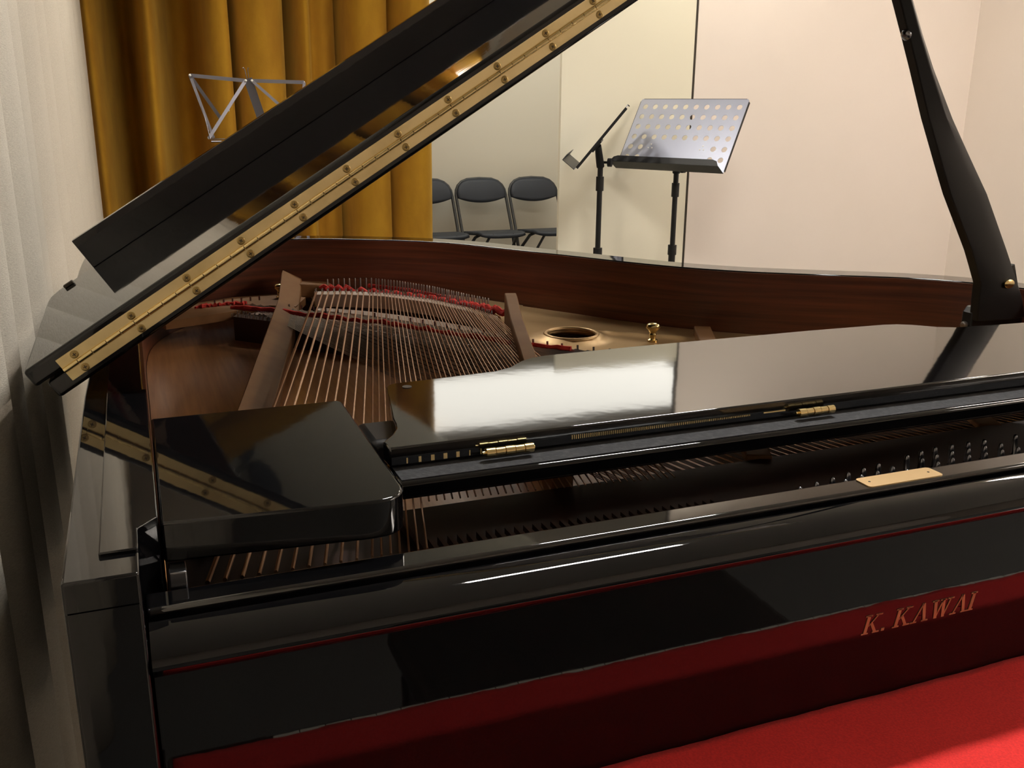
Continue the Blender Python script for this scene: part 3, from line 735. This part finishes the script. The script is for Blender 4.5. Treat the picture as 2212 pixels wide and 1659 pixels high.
# tuning pins with coils
tp = bmesh.new(); lathe(tp, [(.0030, 0), (.0030, .012), (.0042, .013), (.0042, .020), (.0030, .021), (.0030, .036), (.0024, .041), (.0010, .0425)], 8)
first = build('tuning_pin', tp, PIN, P, smooth=50)
first.location = (.100, .100, .872); cnt = 0
for row in range(3):
    for k in range(48):
        x = .31+k*.0236+row*.0075
        if k % 7 == 6: continue
        q = max(0, min(1, (x-.50)/.35)); y = .076+.078*q**.9-.016*row*(.4+.6*q)
        c = copy(first); c.location = (x, y, .872); c.rotation_euler = (R(-4), 0, 0); cnt += 1
for row in range(2):
    for k in range(14):
        c = copy(first); c.location = (.102+.0135*k+.005*row, .088-.014*row, .868); cnt += 1
bm = bmesh.new()
for k in range(34): box(bm, .270+.0092*k, .2745+.0092*k, .118, .165, .884, .897-.0002*k)
build('agraffe_bar', bm, WEB, P, kind='stuff')
# dampers and action rail glimpsed beneath the desk
bm = bmesh.new(); box(bm, .30, 1.40, .30, .325, .905, .925); build('damper_rail', bm, MAHOG, P, bevel=.002)

# ---------------------------------------------------------------- the lid
TH = R(32.2); U = Vector((math.cos(TH), 0, math.sin(TH))); N = Vector((-math.sin(TH), 0, math.cos(TH)))
N0 = .8446; UL = .5155
LT = Matrix((U, Vector((0, 1, 0)), N)).transposed().to_4x4(); LT.translation = U*UL+N*N0      # local: x along the lid, y, z = thickness
lidpts = [(p.x, p.y) for p in offset(inner, .066)]
LP = [(-.010, .4215)]+[(max(x, -.010), y) for x, y in lidpts if y > .45]+[(1.512, .4215)]
LP = [q for i, q in enumerate(LP) if i == 0 or (Vector(q)-Vector(LP[i-1])).length > .002]
bm = bmesh.new(); prism(bm, LP[::-1], 0, .0195)
lid = build('lid', bm, LACQ, P, bevel=.004, seg=3, label='main panel of the raised lid')
lid.matrix_local = LT
bm = bmesh.new()
FPoly = [(-.010, .4215), (1.512, .4215), (1.512, .82), (1.502, .845), (1.485, .852), (.018, .852), (-.006, .846), (-.024, .828), (-.027, .80)]
FPoly = [(-.020, .4215), (1.512, .4215), (1.512, .82), (1.502, .845), (1.485, .852), (.012, .852), (-.010, .846), (-.022, .828), (-.024, .80)]
prism(bm, FPoly, .0215, .0410); flap = build('front_flap', bm, LACQ, lid, bevel=.004, seg=3, label='front flap folded back onto the lid')
bm = bmesh.new(); box(bm, .048, 1.452, .838, .855, .0410, .0850); build('flap_lip', bm, LACQ, lid, bevel=.0008, seg=2, label='upright front lip of the folded flap')
bm = bmesh.new(); box(bm, .004, .018, .816, .824, .0410, .0455); build('rubber_bumper', bm, SLOT, lid, bevel=.001)
bm = bmesh.new(); box(bm, 1.47, 1.484, .816, .824, .0410, .0455); build('rubber_bumper', bm, SLOT, lid, bevel=.001)
for nm, z0, z1 in (('hinge_leaf', .0078, .0193), ('hinge_leaf', .0222, .0332)):
    bm = bmesh.new(); box(bm, .011, 1.495, .4196, .4212, z0, z1); build(nm, bm, BRASS, lid, bevel=.0003, label='long brass piano hinge leaf')
x = .011; k = 0
hk = None
while x < 1.48:
    if hk is None:
        bm = bmesh.new(); tube(bm, [(0.0003, 0, 0), (.0160, 0, 0)], .0028, 10); hk = build('hinge_knuckle', bm, BRASSP, lid, smooth=50); hk.location = (x, .4192, .0207)
    else:
        c = copy(hk); c.location = (x, .4192, .0207)
    x += .0164; k += 1
def screw_mesh():
    bm = bmesh.new(); T = Matrix.Rotation(R(90), 4, 'X')
    lathe(bm, [(.0042, 0), (.0042, .0004), (.0034, .0009), (.0026, .0009)], 14, T)
    return bm
sc1 = None
for row, z in ((0, .0281), (1, .0121)):
    u0 = 1.1347-UL
    for k in range(-11, 14):
        xx = u0+.0656*k
        if not .02 < xx < 1.48: continue
        if row == 0 and k < -11: continue
        if sc1 is None:
            sc1 = build('hinge_screw', screw_mesh(), BRASSD, lid, smooth=40); sc1.location = (xx, .4196, z)
            bm = bmesh.new(); box(bm, -.0019, .0019, -.00112, -.0008, -.0004, .0004); box(bm, -.0004, .0004, -.00112, -.0008, -.0019, .0019)
            slot = build('screw_slot', bm, SLOT, lid); slot.location = sc1.location
        else:
            c = copy(sc1); c.location = (xx, .4196, z); c2 = copy(slot); c2.location = (xx, .4196, z)
            a = random.uniform(0, 3); c2.rotation_euler = (0, a, 0)

# ---------------------------------------------------------------- lid prop
bm = bmesh.new()
def pxz(zz, off): return 1.412-.592*(zz-.93)+off
def pq(x): return .0624+(x-.0624)*.9536
def pz(z): return 1.265+(z-1.265)*.9536
PL_ = [(.92, 1.375), (.968, 1.371), (.991, 1.370), (1.047, 1.339), (1.14, 1.277), (1.191, 1.249), (1.259, 1.212), (1.326, 1.180), (1.375, 1.1555), (1.422, 1.1315), (1.672, .985)]
PR_ = [(.92, 1.485), (.961, 1.468), (1.022, 1.430), (1.044, 1.416), (1.138, 1.354), (1.19, 1.312), (1.253, 1.262), (1.327, 1.2105), (1.376, 1.1805), (1.423, 1.1545), (1.672, 1.006)]
def ip(T_, z):
    for (za, xa), (zb, xb) in zip(T_, T_[1:]):
        if za <= z <= zb+1e-9: return xa+(xb-xa)*(z-za)/(zb-za)
    return T_[-1][1]
secs = [(z, ip(PL_, z), ip(PR_, z)) for z in (.925, .96, .99, 1.02, 1.045, 1.09, 1.138, 1.16, 1.19, 1.22, 1.255, 1.29, 1.327, 1.376, 1.422, 1.672)]
rings = []
for zz, a, b in secs:
    y0 = .545; c_ = 0; th = .012; a = pq(a); b = pq(b); zz = pz(zz)
    rings.append([bm.verts.new(p) for p in ((c_+a, y0-th*.4, zz), (c_+(a+b)*.5+(b-a)*.12, y0-th, zz), (c_+b, y0-th*.5, zz), (c_+b, y0+th, zz), (c_+a, y0+th, zz))])
for A_, B_ in zip(rings, rings[1:]):
    for k in range(5): bm.faces.new((A_[k], A_[(k+1) % 5], B_[(k+1) % 5], B_[k]))
bm.faces.new(rings[0][::-1]); bm.faces.new(rings[-1])
prop = build('lid_prop', bm, LACQ2, P, bevel=.0015, label='black tapered prop stick holding the lid')
bm = bmesh.new(); bar(bm, (pq(1.462), .545, pz(.950)), (pq(1.434), .545, pz(1.018)), .010, .012, (0, 1, 0)); build('short_prop', bm, LACQ2, prop, bevel=.001)
bm = bmesh.new(); lathe(bm, [(.0075, 0), (.0085, .003), (.0075, .006), (.003, .008)], 14, Matrix.Translation((pq(1.158), .545, pz(1.376))) @ Matrix.Rotation(R(-120), 4, 'Y')); build('prop_button', bm, PIN, prop, smooth=50)
bm = bmesh.new(); lathe(bm, [(.0085, 0), (.0085, .002), (.006, .0035)], 18, Matrix.Translation((pq(1.4240), .533, pz(.988))) @ Matrix.Rotation(R(90), 4, 'X') @ Matrix.Diagonal((1.25, .85, 1, 1))); build('prop_stud', bm, BRASSP, prop, smooth=40, label='oval brass stud')
bm = bmesh.new(); prism(bm, [(1.312, .878), (1.312, .952), (1.320, .962), (1.425, .955), (1.425, .878)], 0, .022, Matrix(((1, 0, 0, 0), (0, 0, -1, .572), (0, 1, 0, 0), (0, 0, 0, 1)))); hb = build('prop_bracket', bm, LACQ2, P, bevel=.003)
for (x_, z_) in ((1.320, .952), (1.322, .915), (1.345, .945), (1.36, .905)):
    bm = bmesh.new(); lathe(bm, [(.0045, 0), (.0045, .002), (.002, .003)], 10, Matrix.Translation((x_, .550, z_)) @ Matrix.Rotation(R(90), 4, 'X')); build('bracket_screw', bm, PIN, hb, smooth=50)
bm = bmesh.new(); lathe(bm, [(.0045, 0), (.006, .004), (.0045, .009), (.001, .010)], 12, Matrix.Translation((1.312, .560, .932)) @ Matrix.Rotation(R(-90), 4, 'Y')); build('bracket_pin', bm, STEEL, hb, smooth=50)
bm = bmesh.new(); tube(bm, [(1.35, .555, .895), (1.40, .48, .900), (1.425, .42, .902)], .002, 6); build('prop_wire', bm, PIN, P, smooth=50)

# legs, lyre
for (x_, y_) in ((.11, .12), (1.39, .12), (.45, 1.30)):
    bm = bmesh.new(); prism(bm, [(-.055, -.055), (.055, -.055), (.055, .055), (-.055, .055)], .50, .63, Matrix.Translation((x_, y_, 0)))
    lathe(bm, [(.028, .06), (.030, .10), (.040, .30), (.052, .50)], 20, Matrix.Translation((x_, y_, 0)))
    lg = build('leg', bm, LACQ, P, bevel=.003)
    bm = bmesh.new(); tube(bm, [(x_-.016, y_, .03), (x_+.016, y_, .03)], .03, 16); build('caster', bm, BRASSD, lg, smooth=50)
bm = bmesh.new(); prism(bm, inner_poly(.08, -.01)[::-1], .60, .62); build('bottom_frame', bm, LACQ2, P)
bm = bmesh.new(); box(bm, .66, .84, .12, .20, .08, .14); box(bm, .68, .70, .15, .17, .14, .60); box(bm, .80, .82, .15, .17, .14, .60); ly = build('pedal_lyre', bm, LACQ, P, bevel=.003)
for k in range(3):
    bm = bmesh.new(); box(bm, .70+.045*k-.01, .70+.045*k+.012, .02, .14, .095, .103); build('pedal', bm, BRASSP, ly, bevel=.002)

# ================================================================ RED KEY COVER
bm = bmesh.new(); nx, ny = 160, 16; rows = []
for j in range(ny+1):
    row = []
    for i in range(nx+1):
        x = .050+1.40*i/nx; y = -.118+.1375*j/ny
        z = .7335+.0005*math.sin(x*23+1)*math.sin(y*40)+.0004*math.sin(x*61+y*30)+random.uniform(-.00025, .00025)
        if j == 0: y += .0008*math.sin(x*90)+random.uniform(-.0006, .0006); z -= .001
        row.append(bm.verts.new((x, y, z)))
    rows.append(row)
for A_, B_ in zip(rows, rows[1:]):
    for i in range(nx): bm.faces.new((A_[i], A_[i+1], B_[i+1], B_[i]))
o = build('key_cover', bm, REDCLOTH, smooth=180, label='bright red wool cloth laid over the keys beneath the fallboard', cat='cloth')
m = o.modifiers.new('s', 'SOLIDIFY'); m.thickness = .0105; m.offset = -1
